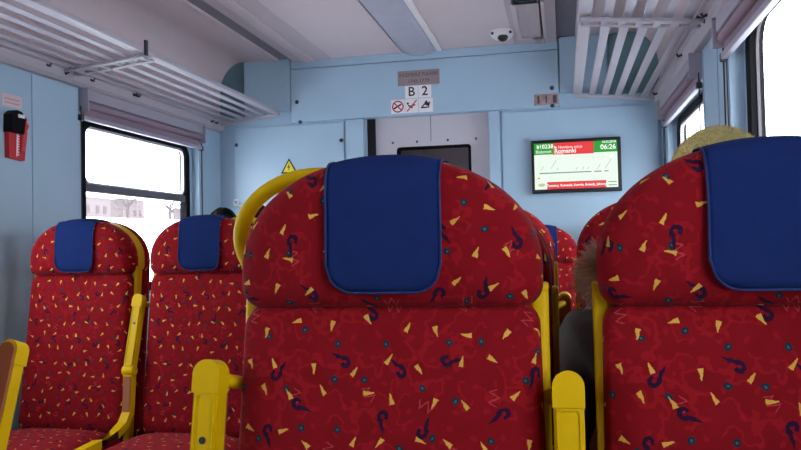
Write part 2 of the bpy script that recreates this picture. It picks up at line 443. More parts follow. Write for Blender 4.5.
panel('end_recess', 0.295, XR, 2.05, 2.46, 0.004, 'shaded_teal')
panel('side_panel', -2.135, -1.365, 0.3, 1.98, 0.012)
panel('side_panel', -0.352, 0.57, 0.3, 1.98, 0.012)
panel('door_pillar', -1.352, -1.232, 0.0, 1.992, 0.022)
panel('door_pillar', -0.430, -0.362, 0.0, 1.992, 0.022)
for x, z, t in ((-1.675, 2.125, 0.035), (-0.04, 2.108, 0.035), (-2.115, 1.868, 0.012), (-1.385, 1.862, 0.012), (-1.655, 1.992, 0.035), (-0.04, 2.0, 0.035)):
    MB().lathe([(0.0, -0.006), (0.010, -0.006), (0.013, -0.002), (0.013, 0.0), (0, 0)], (x, YE-t, z), 'Y', 14).put('screw', 'screw_metal', wb, smooth=40)
# unseen back wall, set close behind the camera to cut rear light
tag(MB().box(XL-0.1, XR+0.1, YB-0.08, YB, 0, ZC+0.07).put('wall_back', 'wall_blue'), 'unseen blue wall set close behind the camera to cut rear light', 'wall', kind='structure')
# vestibule behind the door
b = MB(); b.box(XL-0.1, XR+0.1, YE+1.5, YE+1.6, 0, ZC+0.07)
b.box(XL-0.1, XL, YE+0.06, YE+1.5, 0, ZC+0.07); b.box(XR, XR+0.1, YE+0.06, YE+1.5, 0, 1.0); b.box(XR, XR+0.1, YE+0.06, YE+1.5, 1.7, ZC+0.07); b.box(XR, XR+0.1, YE+0.06, YE+0.5, 1.0, 1.7); b.box(XR, XR+0.1, YE+1.1, YE+1.5, 1.0, 1.7)
tag(b.put('wall_vestibule', 'ceiling_trim'), 'dim grey vestibule seen through the door window', 'wall', kind='structure')
dr = empty('door_1', (-0.80, YE+0.06, 0), label='pale grey sliding door with dark window in the end wall', cat='door', kind='structure')
dwo = rrect(-1.034, -0.552, 0.95, 1.806, 0.02, 3); dwi = rrect(-1.016, -0.570, 0.968, 1.790, 0.015, 3)
MB().frame(spread(-1.172, -0.42, 0.01, 2.06, 3), dwo, 'Y', YE+0.062, YE+0.10).put('leaf', 'door_grey', dr)
MB().frame(dwo, dwi, 'Y', YE+0.058, YE+0.10).put('window_frame', 'rubber', dr)
MB().box(-1.018, -0.568, YE+0.075, YE+0.080, 0.966, 1.792).put('pane', 'tinted_glass', dr)
MB().box(-1.24, -1.174, YE+0.075, YE+0.10, 0.0, 2.06).put('dark_gap', 'dark', dr)  # black strip stands in for the dark gap beside the door leaf
MB().box(-0.810, -0.806, YE+0.0605, YE+0.063, 1.835, 2.0).put('seam', 'transom_grey', dr)
for x in (-1.06, -0.90, -0.70, -0.52):
    MB().lathe([(0, -0.004), (0.006, -0.003), (0.008, 0), (0, 0)], (x, YE+0.062, 1.838), 'Y', 10).put('rivet', 'screw_metal', dr)
for z in (1.75, 1.6): 
    MB().lathe([(0, -0.004), (0.006, -0.003), (0.008, 0), (0, 0)], (-1.055, YE+0.062, z), 'Y', 10).put('rivet', 'screw_metal', dr)

# ================================================================== ceiling fittings
lt = empty('ceiling_light', (-0.848, 0, ZC), label='long unlit grey ceiling light diffuser along the coach', cat='light')
sec = [(-0.955+0.215*k/16, ZC-0.044*math.sin(PI*k/16)**0.55) for k in range(17)]
rings = []
for y, s in ((YB, 1), (0.5, 1), (4.30, 1), (4.44, 0.98), (4.50, 0.93), (4.54, 0.82), (4.56, 0.66), (4.568, 0.4)):
    rings.append([(-0.8475+(x+0.8475)*(0.62+0.38*s), y, ZC-(ZC-z)*s) for x, z in sec])
MB().loops(rings).put('diffuser', 'diffuser', lt, smooth=50)
MB().box(-0.738, -0.704, YB, 4.55, ZC-0.014, ZC, 0.003).put('side_rail', 'white_plastic', lt)
MB().box(-0.974, -0.957, YB, 4.55, ZC-0.010, ZC, 0.003).put('side_rail', 'ceiling_white', lt)
cm = empty('security_camera', (-0.31, 4.27, ZC), label='small white dome camera on the ceiling by the end wall', cat='camera')
MB().lathe([(0, 0), (0.066, 0), (0.066, -0.014), (0.062, -0.03), (0.045, -0.044), (0, -0.048)], (-0.31, 4.27, ZC), 'Z', 28).put('housing', 'white_plastic', cm, smooth=40)
sp = []
for k in range(7): sp.append((0.032*math.cos(PI/2*k/6), -0.040-0.032*math.sin(PI/2*k/6)))
b = MB(); b.lathe(sp, (-0.305, 4.245, ZC+0.004), 'Z', 20); b.put('lens_dome', 'tv_black', cm, smooth=60)
for dx in (-0.052, 0.050):
    MB().lathe([(0, -0.004), (0.008, -0.004), (0.008, 0.004), (0, 0.004)], (-0.31+dx, 4.222, ZC-0.022), 'Y', 10).put('screw', 'screw_metal', cm)
hb = empty('ceiling_hatch', (-0.148, 4.1, ZC), label='pale rectangular hatch in the ceiling beside the dome camera', cat='hatch')
MB().frame(rrect(-0.232, -0.062, 3.76, 4.45, 0.02, 3), rrect(-0.205, -0.089, 3.79, 4.42, 0.012, 3), 'Z', ZC-0.012, ZC).put('frame', 'ceiling_white', hb, smooth=30)
MB().box(-0.205, -0.089, 3.79, 4.42, ZC-0.005, ZC+0.0).put('cover', 'ceiling_trim', hb)
sk = empty('ceiling_speaker', (-0.148, 3.64, ZC), label='black rectangular unit on the ceiling at the top edge of the picture', cat='speaker')
MB().box(-0.222, -0.078, 3.55, 3.765, ZC-0.022, ZC, 0.01, 3).put('housing', 'tv_black', sk)
for i in range(5): MB().box(-0.205, -0.095, 3.58+i*0.035, 3.595+i*0.035, ZC-0.026, ZC-0.02).put('grille_slat', 'steel_dark', sk)

# ================================================================== luggage racks
def rack(sg, label):
    """sg -1: left wall, +1: right wall; u runs from the front rail to the wall"""
    xw = XL if sg < 0 else XR
    xf = -1.785 if sg < 0 else 0.082
    root = empty('luggage_rack', ((xw+xf)/2, 2.0, 2.0), label=label, cat='rack', group='luggage racks')
    dirx = -1 if sg < 0 else 1
    wdt = abs(xw-xf)
    X = lambda u: xf+dirx*u
    Z = lambda u: 2.064-0.12*u
    y0, y1 = YB+0.02, 4.545
    def slat(u0, u1, z0, z1, name, m='rack_metal', yy=(y0, y1)):
        a, c = sorted((X(u0), X(u1)))
        return MB().box(a, c, yy[0], yy[1], z0, z1, 0.004, 2).put(name, m, root, smooth=40)
    slat(0.0, 0.052, 2.050, 2.070, 'front_rail')
    for i in range(5):
        u = 0.112+0.0735*i
        slat(u-0.019, u+0.019, Z(u)-0.004, Z(u)+0.004, 'slat')
    # extruded mounting beam on the wall
    xa, xb = sorted((xw, X(wdt-0.045)))
    sec = [(xw, 1.958), (X(wdt-0.030), 1.958), (X(wdt-0.045), 1.972), (X(wdt-0.045), 2.008), (X(wdt-0.060), 2.016), (X(wdt-0.060), 2.040), (xw, 2.046)]
    MB().prism(sec, 'Y', y0, y1+0.03).put('mounting_beam', 'rack_metal', root)
    # perforated cross brackets and the end bar
    for yc in (-0.7, 1.15, 2.985):
        b = MB()
        for yy in (yc-0.05, yc+0.026):
            b.bar([(X(0.01), yy+0.012, 2.036), (X(wdt-0.05), yy+0.012, Z(wdt-0.05)-0.018)], 0.024, 0.010)
        for i in range(7):
            u = 0.02+i*0.0655
            b.bar([(X(u), yc, Z(u)-0.018-0.008*(1-u)), (X(u+0.03), yc, Z(u+0.03)-0.018)], 0.09, 0.009)
        b.put('bracket', 'rack_bracket', root)
        if sg < 0: MB().box(min(X(0.0), X(-0.012)), max(X(0.0), X(-0.012)), yc-0.055, yc-0.035, 2.035, 2.105, 0.003).put('end_hook', 'steel_dark', root)
        MB().tube([(X(wdt-0.075), yc-0.03, 2.010), (X(wdt-0.055), yc-0.03, 1.996), (X(wdt-0.04), yc-0.03, 1.99)], 0.009, 8).put('bracket_clamp', 'steel_dark', root)
    b = MB(); b.bar([(X(0.0), 4.535, 2.046), (X(wdt-0.02), 4.535, 1.998)], 0.022, 0.016); b.put('end_bar', 'rack_metal', root)
    for yc in ((2.83, 3.14, 3.50, 3.53, 4.38, 4.44) if sg < 0 else (2.6, 2.9, 3.5, 4.38)):
        b = MB(); b.tube([(X(wdt-0.044), yc, 2.0), (X(wdt-0.062), yc, 1.994), (X(wdt-0.066), yc, 2.006)], 0.006, 8)
        b.put('coat_hook', 'steel_dark', root)
    return root
rack(-1, 'slatted grey luggage rack over the left window')
rack(1, 'slatted grey luggage rack over the right windows, seen from below')

# ================================================================== roller blinds
def blind(xin, sgn, y0, y1, label):
    root = empty('roller_blind', (xin, (y0+y1)/2, WZ1), label=label, cat='blind', group='rolled-up window blinds')
    def bx(d0, d1, z0, z1, name, m, ya=y0, yb=y1, bev=0.004):
        a, c = sorted((xin-sgn*d0, xin-sgn*d1))
        return MB().box(a, c, ya, yb, z0, z1, bev).put(name, m, root)
    bx(0.0, 0.040, 1.900, 1.954, 'cassette', 'blind_case', y0+0.013, y1-0.013)
    b = MB(); b.lathe([(0, y0+0.02), (0.019, y0+0.02), (0.019, y1-0.02), (0, y1-0.02)], (xin-sgn*0.020, 0, 1.880), 'Y', 20); b.put('fabric_roll', 'blind_cloth', root, smooth=40)
    bx(0.004, 0.016, 1.826, 1.870, 'fabric', 'blind_cloth', y0+0.02, y1-0.02, 0.002)
    bx(0.002, 0.026, 1.806, 1.828, 'bottom_bar', 'blind_case', y0+0.005, y1-0.005)
    for y in (y0, y1-0.012):
        bx(0.0, 0.052, 1.846, 1.956, 'end_cap', 'blind_case', y, y+0.012, 0.002)
    for y in (y0+0.0, y1+0.006):
        a = xin-sgn*0.014
        MB().tube([(a, y, 1.87), (a, y, 1.4), (a, y, 0.95)], 0.003, 6).put('guide_cord', 'dark', root)
        MB().box(min(a-0.012, a+0.012), max(a-0.012, a+0.012), y-0.012, y+0.012, 1.80, 1.83, 0.004).put('cord_clip', 'steel_dark', root)
    return root
blind(XL, -1, 3.105, 4.30, 'rolled-up mauve blind above the left window')
blind(XR, 1, 3.29, 4.37, 'rolled-up blind above the far right window')
blind(XR, 1, 1.61, 2.80, 'rolled-up mauve blind above the near right window')

# ================================================================== signs on the end wall
YH = YE-0.035
def plate(name, x0, x1, z0, z1, m, y, parent=None, t=0.003, **k):
    return MB().box(x0, x1, y-t, y, z0, z1).put(name, m, parent, **k)
s = empty('name_plate', (-0.86, YH, 2.18), label='brownish metal plate with engraved lettering above the door', cat='plate')
plate('plate', -0.996, -0.728, 2.182, 2.276, 'plate_metal', YH, s)
text('lettering', 'KAZIMIERZ PUŁASKI', 0.030, (-0.862, YH-0.0036, 2.248), 'plate_print', s, sx=0.92)
text('lettering', '1745-1779', 0.032, (-0.862, YH-0.0036, 2.206), 'plate_print', s)
def square(x0, z0, x1, z1, label, name):
    r = empty(name, ((x0+x1)/2, YH, z0), label=label, cat='sign', group='square signs above the door')
    plate('sticker', x0, x1, z0, z1, 'sticker_white', YH, r, 0.002); return r, (x0+x1)/2, (z0+z1)/2
ys = YH-0.0026
r, cx, cz = square(-0.950, 2.100, -0.868, 2.180, 'white square sign with the letter B', 'letter_sign')
text('letter', 'B', 0.082, (cx, ys, cz), 'print_black', r, bold=0.001)
r, cx, cz = square(-0.865, 2.100, -0.782, 2.180, 'white square sign with the number 2', 'number_sign')
text('numeral', '2', 0.082, (cx, ys, cz), 'print_black', r, bold=0.001)
def ring_mesh(cx, cz, r0, r1, y, n=28):
    o = [(cx+r1*math.cos(2*PI*k/n), cz+r1*math.sin(2*PI*k/n)) for k in range(n)]; i = [(cx+r0*math.cos(2*PI*k/n), cz+r0*math.sin(2*PI*k/n)) for k in range(n)]
    return MB().frame(o, i, 'Y', y-0.0012, y)
def stroke(x0, z0, x1, z1, w, y): return MB().bar([(x0, y, z0), (x1, y, z1)], 0.0012, w, up=(-(z1-z0), 0, x1-x0))
r, cx, cz = square(-1.043, 2.008, -0.955, 2.096, 'white no smoking sign with red ring', 'no_smoking_sign')
ring_mesh(cx, cz, 0.030, 0.038, ys).put('red_ring', 'print_red', r)
stroke(cx-0.026, cz-0.012, cx+0.022, cz+0.014, 0.010, ys).put('cigarette', 'print_black', r)
stroke(cx-0.025, cz+0.025, cx+0.025, cz-0.025, 0.008, ys-0.001).put('red_slash', 'print_red', r)
r, cx, cz = square(-0.952, 2.008, -0.868, 2.096, 'white sign with a red slash across a dark pictogram', 'slash_sign')
stroke(cx-0.022, cz+0.004, cx+0.006, cz-0.012, 0.010, ys).put('pictogram', 'print_black', r)
MB().lathe([(0, -0.001), (0.007, -0.001), (0.007, 0), (0, 0)], (cx-0.024, ys, cz+0.016), 'Y', 14).put('pictogram_head', 'print_black', r)
stroke(cx-0.030, cz-0.034, cx+0.034, cz+0.036, 0.007, ys-0.0014).put('red_slash', 'print_red', r)
stroke(cx-0.012, cz-0.004, cx+0.024, cz+0.006, 0.008, ys-0.001).put('red_bar', 'print_red', r)
r, cx, cz = square(-0.865, 2.008, -0.774, 2.096, 'white sign with a black tipping litter pictogram', 'litter_sign')
MB().prism([(cx-0.008, cz+0.002), (cx+0.022, cz-0.010), (cx+0.030, cz+0.022), (cx+0.014, cz+0.014), (cx+0.008, cz+0.030), (cx-0.006, cz+0.020)], 'Y', ys-0.0012, ys).put('pictogram', 'print_black', r)
stroke(cx-0.030, cz-0.016, cx+0.022, cz-0.014, 0.008, ys-0.001).put('pictogram_bar', 'print_black', r)
stroke(cx-0.026, cz-0.014, cx-0.006, cz+0.008, 0.008, ys-0.0012).put('pictogram_bar', 'print_black', r)
s = empty('builder_plate', (-0.075, YH, 2.0), label='small bronze coloured plate on the header right of the door', cat='plate')
plate('plate', -0.148, -0.004, 2.006, 2.072, 'plate_bronze', YH, s, 0.004)
for x, w in ((-0.128, 0.012), (-0.080, 0.008), (-0.036, 0.022)):
    plate('relief', x, x+w, 2.016, 2.062, 'plate_print', YH-0.004, s, 0.0015)
yp = YE-0.012
s = empty('warning_sign', (-1.745, yp, 1.66), label='yellow triangular electrical warning sign on the end wall', cat='sign')
MB().prism([(-1.803, 1.662), (-1.687, 1.662), (-1.745, 1.762)], 'Y', yp-0.003, yp).put('border', 'print_black', s)
MB().prism([(-1.787, 1.671), (-1.703, 1.671), (-1.745, 1.745)], 'Y', yp-0.004, yp-0.001).put('field', 'sign_yellow', s)
MB().prism([(-1.742, 1.730), (-1.757, 1.700), (-1.747, 1.702), (-1.752, 1.676), (-1.735, 1.708), (-1.745, 1.706)], 'Y', yp-0.005, yp-0.001).put('bolt', 'print_black', s)
s = empty('wall_hook', (-2.12, yp, 1.48), label='tiny white ring hook on the end wall behind the grab handle', cat='hook')
MB().tube([(-2.12+0.018*math.cos(2*PI*k/16), yp-0.012, 1.482+0.018*math.sin(2*PI*k/16)) for k in range(16)], 0.006, 8, closed=True).put('ring', 'white_plastic', s, smooth=50)
MB().box(-2.106, -2.086, yp-0.012, yp, 1.452, 1.466, 0.003).put('stem', 'white_plastic', s)

# ================================================================== information screen
tv = empty('information_screen', (0.09, YE-0.05, 1.46), label='lit black-framed information screen with red and green banners', cat='screen')
TX0, TX1, TZ0, TZ1, TY = -0.173, 0.350, 1.466, 1.788, 4.535
MB().box(TX0, TX1, TY, TY+0.035, TZ0, TZ1, 0.005).put('housing', 'tv_black', tv)
MB().box(-0.05, 0.23, TY+0.035, YE-0.012, 1.54, 1.72).put('wall_mount', 'steel_dark', tv)
SX0, SX1, SZ0, SZ1 = TX0+0.017, TX1-0.022, TZ0+0.024, TZ1-0.020
def scr(name, x0, x1, z0, z1, m, d): return MB().box(x0, x1, TY-d, TY+0.001, z0, z1).put(name, m, tv)
W_, H_ = SX1-SX0, SZ1-SZ0
fx = lambda u: SX0+W_*u
fz = lambda v: SZ1-H_*v
scr('display', SX0, SX1, SZ0, SZ1, 'screen_white', 0.001)
scr('green_banner', fx(0), fx(0.235), fz(0.245), fz(0), 'screen_green', 0.002)
scr('red_banner', fx(0.235), fx(0.722), fz(0.262), fz(0), 'screen_red', 0.002)
scr('green_banner', fx(0.722), fx(1.0), fz(0.245), fz(0), 'screen_green', 0.002)
scr('red_ticker', fx(0.150), fx(0.860), fz(1.0), fz(0.845), 'screen_red', 0.002)
yt = TY-0.0028
text('screen_writing', '10238', 0.034, (fx(0.150), yt, fz(0.075)), 'screen_text', tv, bold=0.0006)
MB().prism([(fx(0.035), fz(0.03)), (fx(0.065), fz(0.06)), (fx(0.055), fz(0.12)), (fx(0.035), fz(0.11))], 'Y', yt-0.001, yt).put('screen_icon', 'screen_text', tv)
text('screen_writing', 'Białystok', 0.026, (fx(0.02), yt, fz(0.185)), 'screen_text', tv, 'LEFT')
MB().prism([(fx(0.25), fz(0.065)), (fx(0.278), fz(0.095)), (fx(0.278), fz(0.12)), (fx(0.25), fz(0.12))], 'Y', yt-0.001, yt).put('screen_icon', 'screen_text', tv)
text('screen_writing', 'Następna stacja', 0.022, (fx(0.295), yt, fz(0.10)), 'screen_text', tv, 'LEFT')
text('screen_writing', 'Romanki', 0.036, (fx(0.248), yt, fz(0.185)), 'screen_text', tv, 'LEFT', bold=0.0008)
text('screen_writing', 'Suwnie', 0.018, (fx(0.248), yt, fz(0.242)), 'screen_text', tv, 'LEFT')
text('screen_writing', '10.02.2018', 0.018, (fx(0.985), yt, fz(0.03)), 'screen_text', tv, 'RIGHT', bold=0.0004)
text('screen_writing', '06:26', 0.040, (fx(0.985), yt, fz(0.14)), 'screen_text', tv, 'RIGHT', bold=0.0008)
text('screen_writing', 'Tuszewy, Romanki, Suwnie, Rosady, Jaktory', 0.0195, (fx(0.505), yt, fz(0.925)), 'screen_text', tv, bold=0.0006)
for a, c_ in ((0.06, 0.69), (0.72, 0.81), (0.84, 0.89)):
    scr('route_line', fx(a), fx(c_), fz(0.662), fz(0.640), 'screen_grey', 0.0022)
for u, v, dl in ((0.075, 0.60, 0.05), (0.20, 0.56, 0.09), (0.27, 0.60, 0.03), (0.50, 0.60, 0.03), (0.58, 0.60, 0.03), (0.64, 0.60, 0.03), (0.76, 0.60, 0.05), (0.85, 0.60, 0.10)):
    MB().bar([(fx(u), TY-0.0016, fz(v)), (fx(u+dl*0.75), TY-0.0016, fz(v-dl*2.0))], 0.0012, 0.0022, up=(-1, 0, 0.7)).put('stop_name', 'screen_grey', tv)
scr('route_marker', fx(0.04), fx(0.065), fz(0.77), fz(0.745), 'screen_red', 0.0022)
MB().lathe([(0, -0.0012), (0.5, -0.0012), (0.5, 0), (0, 0)], (0, 0, 0), 'Y', 20)
bl = MB(); bl.prism([(fx(0.085)+0.022*math.cos(2*PI*k/18), fz(0.905)+0.0095*math.sin(2*PI*k/18)) for k in range(18)], 'Y', TY-0.0022, TY); bl.put('operator_logo', 'screen_logo', tv)
for v in (0.875, 0.945): scr('small_print', fx(0.885), fx(0.985), fz(v+0.018), fz(v), 'screen_grey', 0.0016)

# ================================================================== emergency hammer and sticker on the left wall
hm = empty('emergency_hammer', (XL, 2.69, 1.56), label='red and black emergency hammer in its holder on the left wall', cat='hammer')
tl = lambda y, z: (y-0.018+(z-1.66)*0.02, z)
x0 = XL
MB().prism([tl(2.645, 1.570), tl(2.735, 1.564), tl(2.750, 1.690), tl(2.640, 1.690)], 'X', x0, x0+0.022).put('holder', 'red_plastic', hm)
MB().prism([tl(2.684, 1.578), tl(2.690, 1.578), tl(2.694, 1.686), tl(2.686, 1.686)], 'X', x0+0.022, x0+0.024).put('label_strip', 'sticker_white', hm)
for i in range(9): MB().prism([tl(2.690, 1.584+i*0.011), tl(2.700, 1.584+i*0.011), tl(2.700, 1.589+i*0.011), tl(2.690, 1.589+i*0.011)], 'X', x0+0.022, x0+0.0245).put('label_tick', 'sticker_white', hm)
MB().prism([tl(2.635, 1.676), tl(2.705, 1.672), tl(2.712, 1.735), tl(2.690, 1.764), tl(2.660, 1.768), tl(2.636, 1.750)], 'X', x0, x0+0.045).put('hammer_head', 'rubber', hm)
b = MB(); b.tube([(x0+0.026, 2.695, 1.60), (x0+0.026, 2.700, 1.68), (x0+0.028, 2.712, 1.715), (x0+0.030, 2.704, 1.735), (x0+0.036, 2.675, 1.752)], [0.013, 0.013, 0.016, 0.014, 0.008], 10); b.put('handle', 'red_plastic', hm, smooth=50)
MB().box(x0+0.045, x0+0.047, 2.650, 2.686, 1.738, 1.752).put('white_patch', 'sticker_white', hm)  # small white patch on the hammer head
st = empty('wall_sticker', (XL, 2.66, 1.78), label='small pale sticker above the emergency hammer', cat='sticker')
MB().box(XL, XL+0.002, 2.610, 2.725, 1.786, 1.838).put('paper', 'sticker_pink', st)
for z in (1.802, 1.818): MB().box(XL+0.002, XL+0.003, 2.625, 2.710, z-0.003, z+0.004).put('print', 'print_faint', st)

# ================================================================== seats
HZ, HA, HB = 1.135, 0.2285, 0.168
def head_outline(n=44):
    pts = []
    for k in range(n+1):
        t = PI*k/n
        c, s_ = math.cos(t), math.sin(t)
        pts.append((HA*math.copysign(abs(c)**(2/2.12), c), HZ+HB*s_**(2/2.12)))
    for k in range(1, 9):          # left lower corner, bottom, right lower corner
        t = PI+PI/2*k/8; pts.append((-HA+0.032+0.032*math.cos(t), HZ-0.022+0.034*math.sin(t)))
    for k in range(1, 8): pts.append((-HA+0.032+(2*HA-0.064)*k/8, HZ-0.056))
    for k in range(0, 8):
        t = 1.5*PI+PI/2*k/8; pts.append((HA-0.032+0.032*math.cos(t), HZ-0.022+0.034*math.sin(t)))
    return pts
OUT = head_outline(); HC = (0.0, 1.185)
HPROF = [(0.93, 0.072), (0.985, 0.062), (1.0, 0.044), (0.998, 0.026), (0.985, 0.010), (0.96, -0.002), (0.92, -0.011), (0.82, -0.020), (0.62, -0.026), (0.3, -0.028), (0.0, -0.0285)]
shear = lambda z: -0.122*max(0.0, 1.08-z)
def ring_pad(name, outline, c, prof, smooth=70, flare=0.0):
    bm = bmesh.new(); uvl = bm.loops.layers.uv.new('UVMap'); n = len(outline); UV = {}
    rings = []
    for s_, y in prof:
        if s_ == 0: rings.append([bm.verts.new((c[0], y+shear(c[1]), c[1]))]); continue
        r = []
        for p in outline:
            x, z = c[0]+(p[0]-c[0])*s_, c[1]+(p[1]-c[1])*s_
            x *= 1+flare*max(0.0, 1.08-z)
            r.append(bm.verts.new((x, y+shear(z), z)))
        rings.append(r)
    for i in range(n):             # radial arc length from the centre outwards
        dirv = Vector((outline[i][0]-c[0], outline[i][1]-c[1])).normalized(); acc = 0.0; prev = rings[-1][0].co if len(rings[-1]) == 1 else None
        if prev is None: acc = (Vector(outline[i])-Vector(c)).length*prof[-1][0]; prev = rings[-1][i].co
        if len(rings[-1]) == 1: UV[(len(rings)-1, 0)] = c
        for k in range(len(rings)-1 if len(rings[-1]) == 1 else len(rings), 0, -1):
            v = rings[k-1][i]; acc += (v.co-prev).length; prev = v.co
            UV[(k-1, i)] = (c[0]+dirv.x*acc, c[1]+dirv.y*acc)
    def face(vs, keys):
        f = bm.faces.new(vs)
        for l, kk in zip(f.loops, keys): l[uvl].uv = UV[kk]
    for k in range(len(rings)-1):
        a, b_ = rings[k], rings[k+1]
        for i in range(n):
            j = (i+1) % n
            if len(b_) == 1: face((a[i], a[j], b_[0]), ((k, i), (k, j), (k+1, 0)))
            else: face((a[i], a[j], b_[j], b_[i]), ((k, i), (k, j), (k+1, j), (k+1, i)))
    face(rings[0][::-1], [(0, i) for i in range(n)][::-1])
    bmesh.ops.recalc_face_normals(bm, faces=bm.faces)
    me = bpy.data.meshes.new(name); bm.to_mesh(me); bm.free()
    for p in me.polygons: p.use_smooth = True
    me.set_sharp_from_angle(angle=math.radians(smooth))
    return me
def radial(x, z):
    """how far out (0..1) a point lies inside the headrest outline"""
    dx, dz = x-HC[0], z-HC[1]; d = math.hypot(dx, dz)
    if d < 1e-6: return 0.0
    dx, dz = dx/d, dz/d; best = 1e9
    for p, q in zip(OUT, OUT[1:]+OUT[:1]):
        ex, ez = q[0]-p[0], q[1]-p[1]; den = dx*ez-dz*ex
        if abs(den) < 1e-12: continue
        px, pz = p[0]-HC[0], p[1]-HC[1]
        t = (px*ez-pz*ex)/den; u = (px*dz-pz*dx)/den
        if t > 0 and -1e-6 <= u <= 1+1e-6: best = min(best, t)
    return d/best
def head_front(x, z):
    s_ = radial(x, z)
    P = HPROF[2:]
    for (a, ya), (b_, yb) in zip(P, P[1:]):
        if b_ <= s_ <= a: return yb+(ya-yb)*((s_-b_)/(a-b_))
    return 0.044
def top_z(x): return HZ+HB*(max(0.0, 1-(abs(x)/HA)**2.12))**(1/2.12)
def cloth_mesh(off, hw=0.0835, zb=1.104, seed=0):
    """antimacassar: hangs down the front, passes over the top and down the back"""
    rnd = random.Random(seed); ph = [rnd.uniform(0, 6.28) for _ in range(4)]
    nx, nf = 22, 24; r = 0.040; cols = []
    for i in range(nx+1):
        e = -1+2*i/nx; x = off+hw*math.copysign(abs(e)**0.92, e)
        a = abs(x-off)-(hw-r); b0 = zb+(r-math.sqrt(max(0, r*r-a*a)) if a > 0 else 0.0)
        zt = top_z(x); col = []
        for j in range(nf+1):
            f = j/nf; z = b0+(zt-b0)*(1-(1-f)**1.6); sway = 0.002*math.sin(3*f+ph[0])*(1-f)
            w = 0.0018*(1-f)*math.sin(28*(x-off)+ph[1])+0.0012*math.sin(22*f+ph[2]+9*e)*(1-f)
            col.append((x+sway, head_front(x, min(z, zt-0.0005))-0.0055-abs(w)-0.004*(1-f)**3, z+0.003*f))
        for j in range(1, 9):
            t = j/8; col.append((x, 0.044+0.050*t, zt+0.0045+0.003*math.sin(PI*t)-0.014*t*t))
        for j in range(1, 8): col.append((x, 0.172+0.012*min(1, j/2)-0.0, zt-0.012-0.022*j) if j > 1 else (x, 0.150, zt-0.004))
        cols.append(col)
    # the strip over the arch frame to the rear shell
    bm = bmesh.new(); V = [[bm.verts.new(p) for p in c_] for c_ in cols]
    for a, b_ in zip(V, V[1:]):
        for j in range(len(a)-1): bm.faces.new((a[j], b_[j], b_[j+1], a[j+1]))
    bmesh.ops.recalc_face_normals(bm, faces=bm.faces)
    bmesh.ops.solidify(bm, geom=bm.faces[:], thickness=0.0022)
    me = bpy.data.meshes.new('antimacassar'); bm.to_mesh(me); bm.free()
    for p in me.polygons: p.use_smooth = True
    edge = [cols[0][j] for j in range(nf, -1, -1)]+[c_[0] for c_ in cols[1:-1]]+[cols[-1][j] for j in range(nf+1)]
    hem = MB().tube([(p[0], p[1]-0.0008, p[2]) for p in edge], 0.0017, 6, up=(0, 1, 0)).mesh('hem', 60)
    return me, hem
def shear_mesh(me):
    for v in me.vertices: v.co.y += shear(v.co.z)
    return me
SM = {}
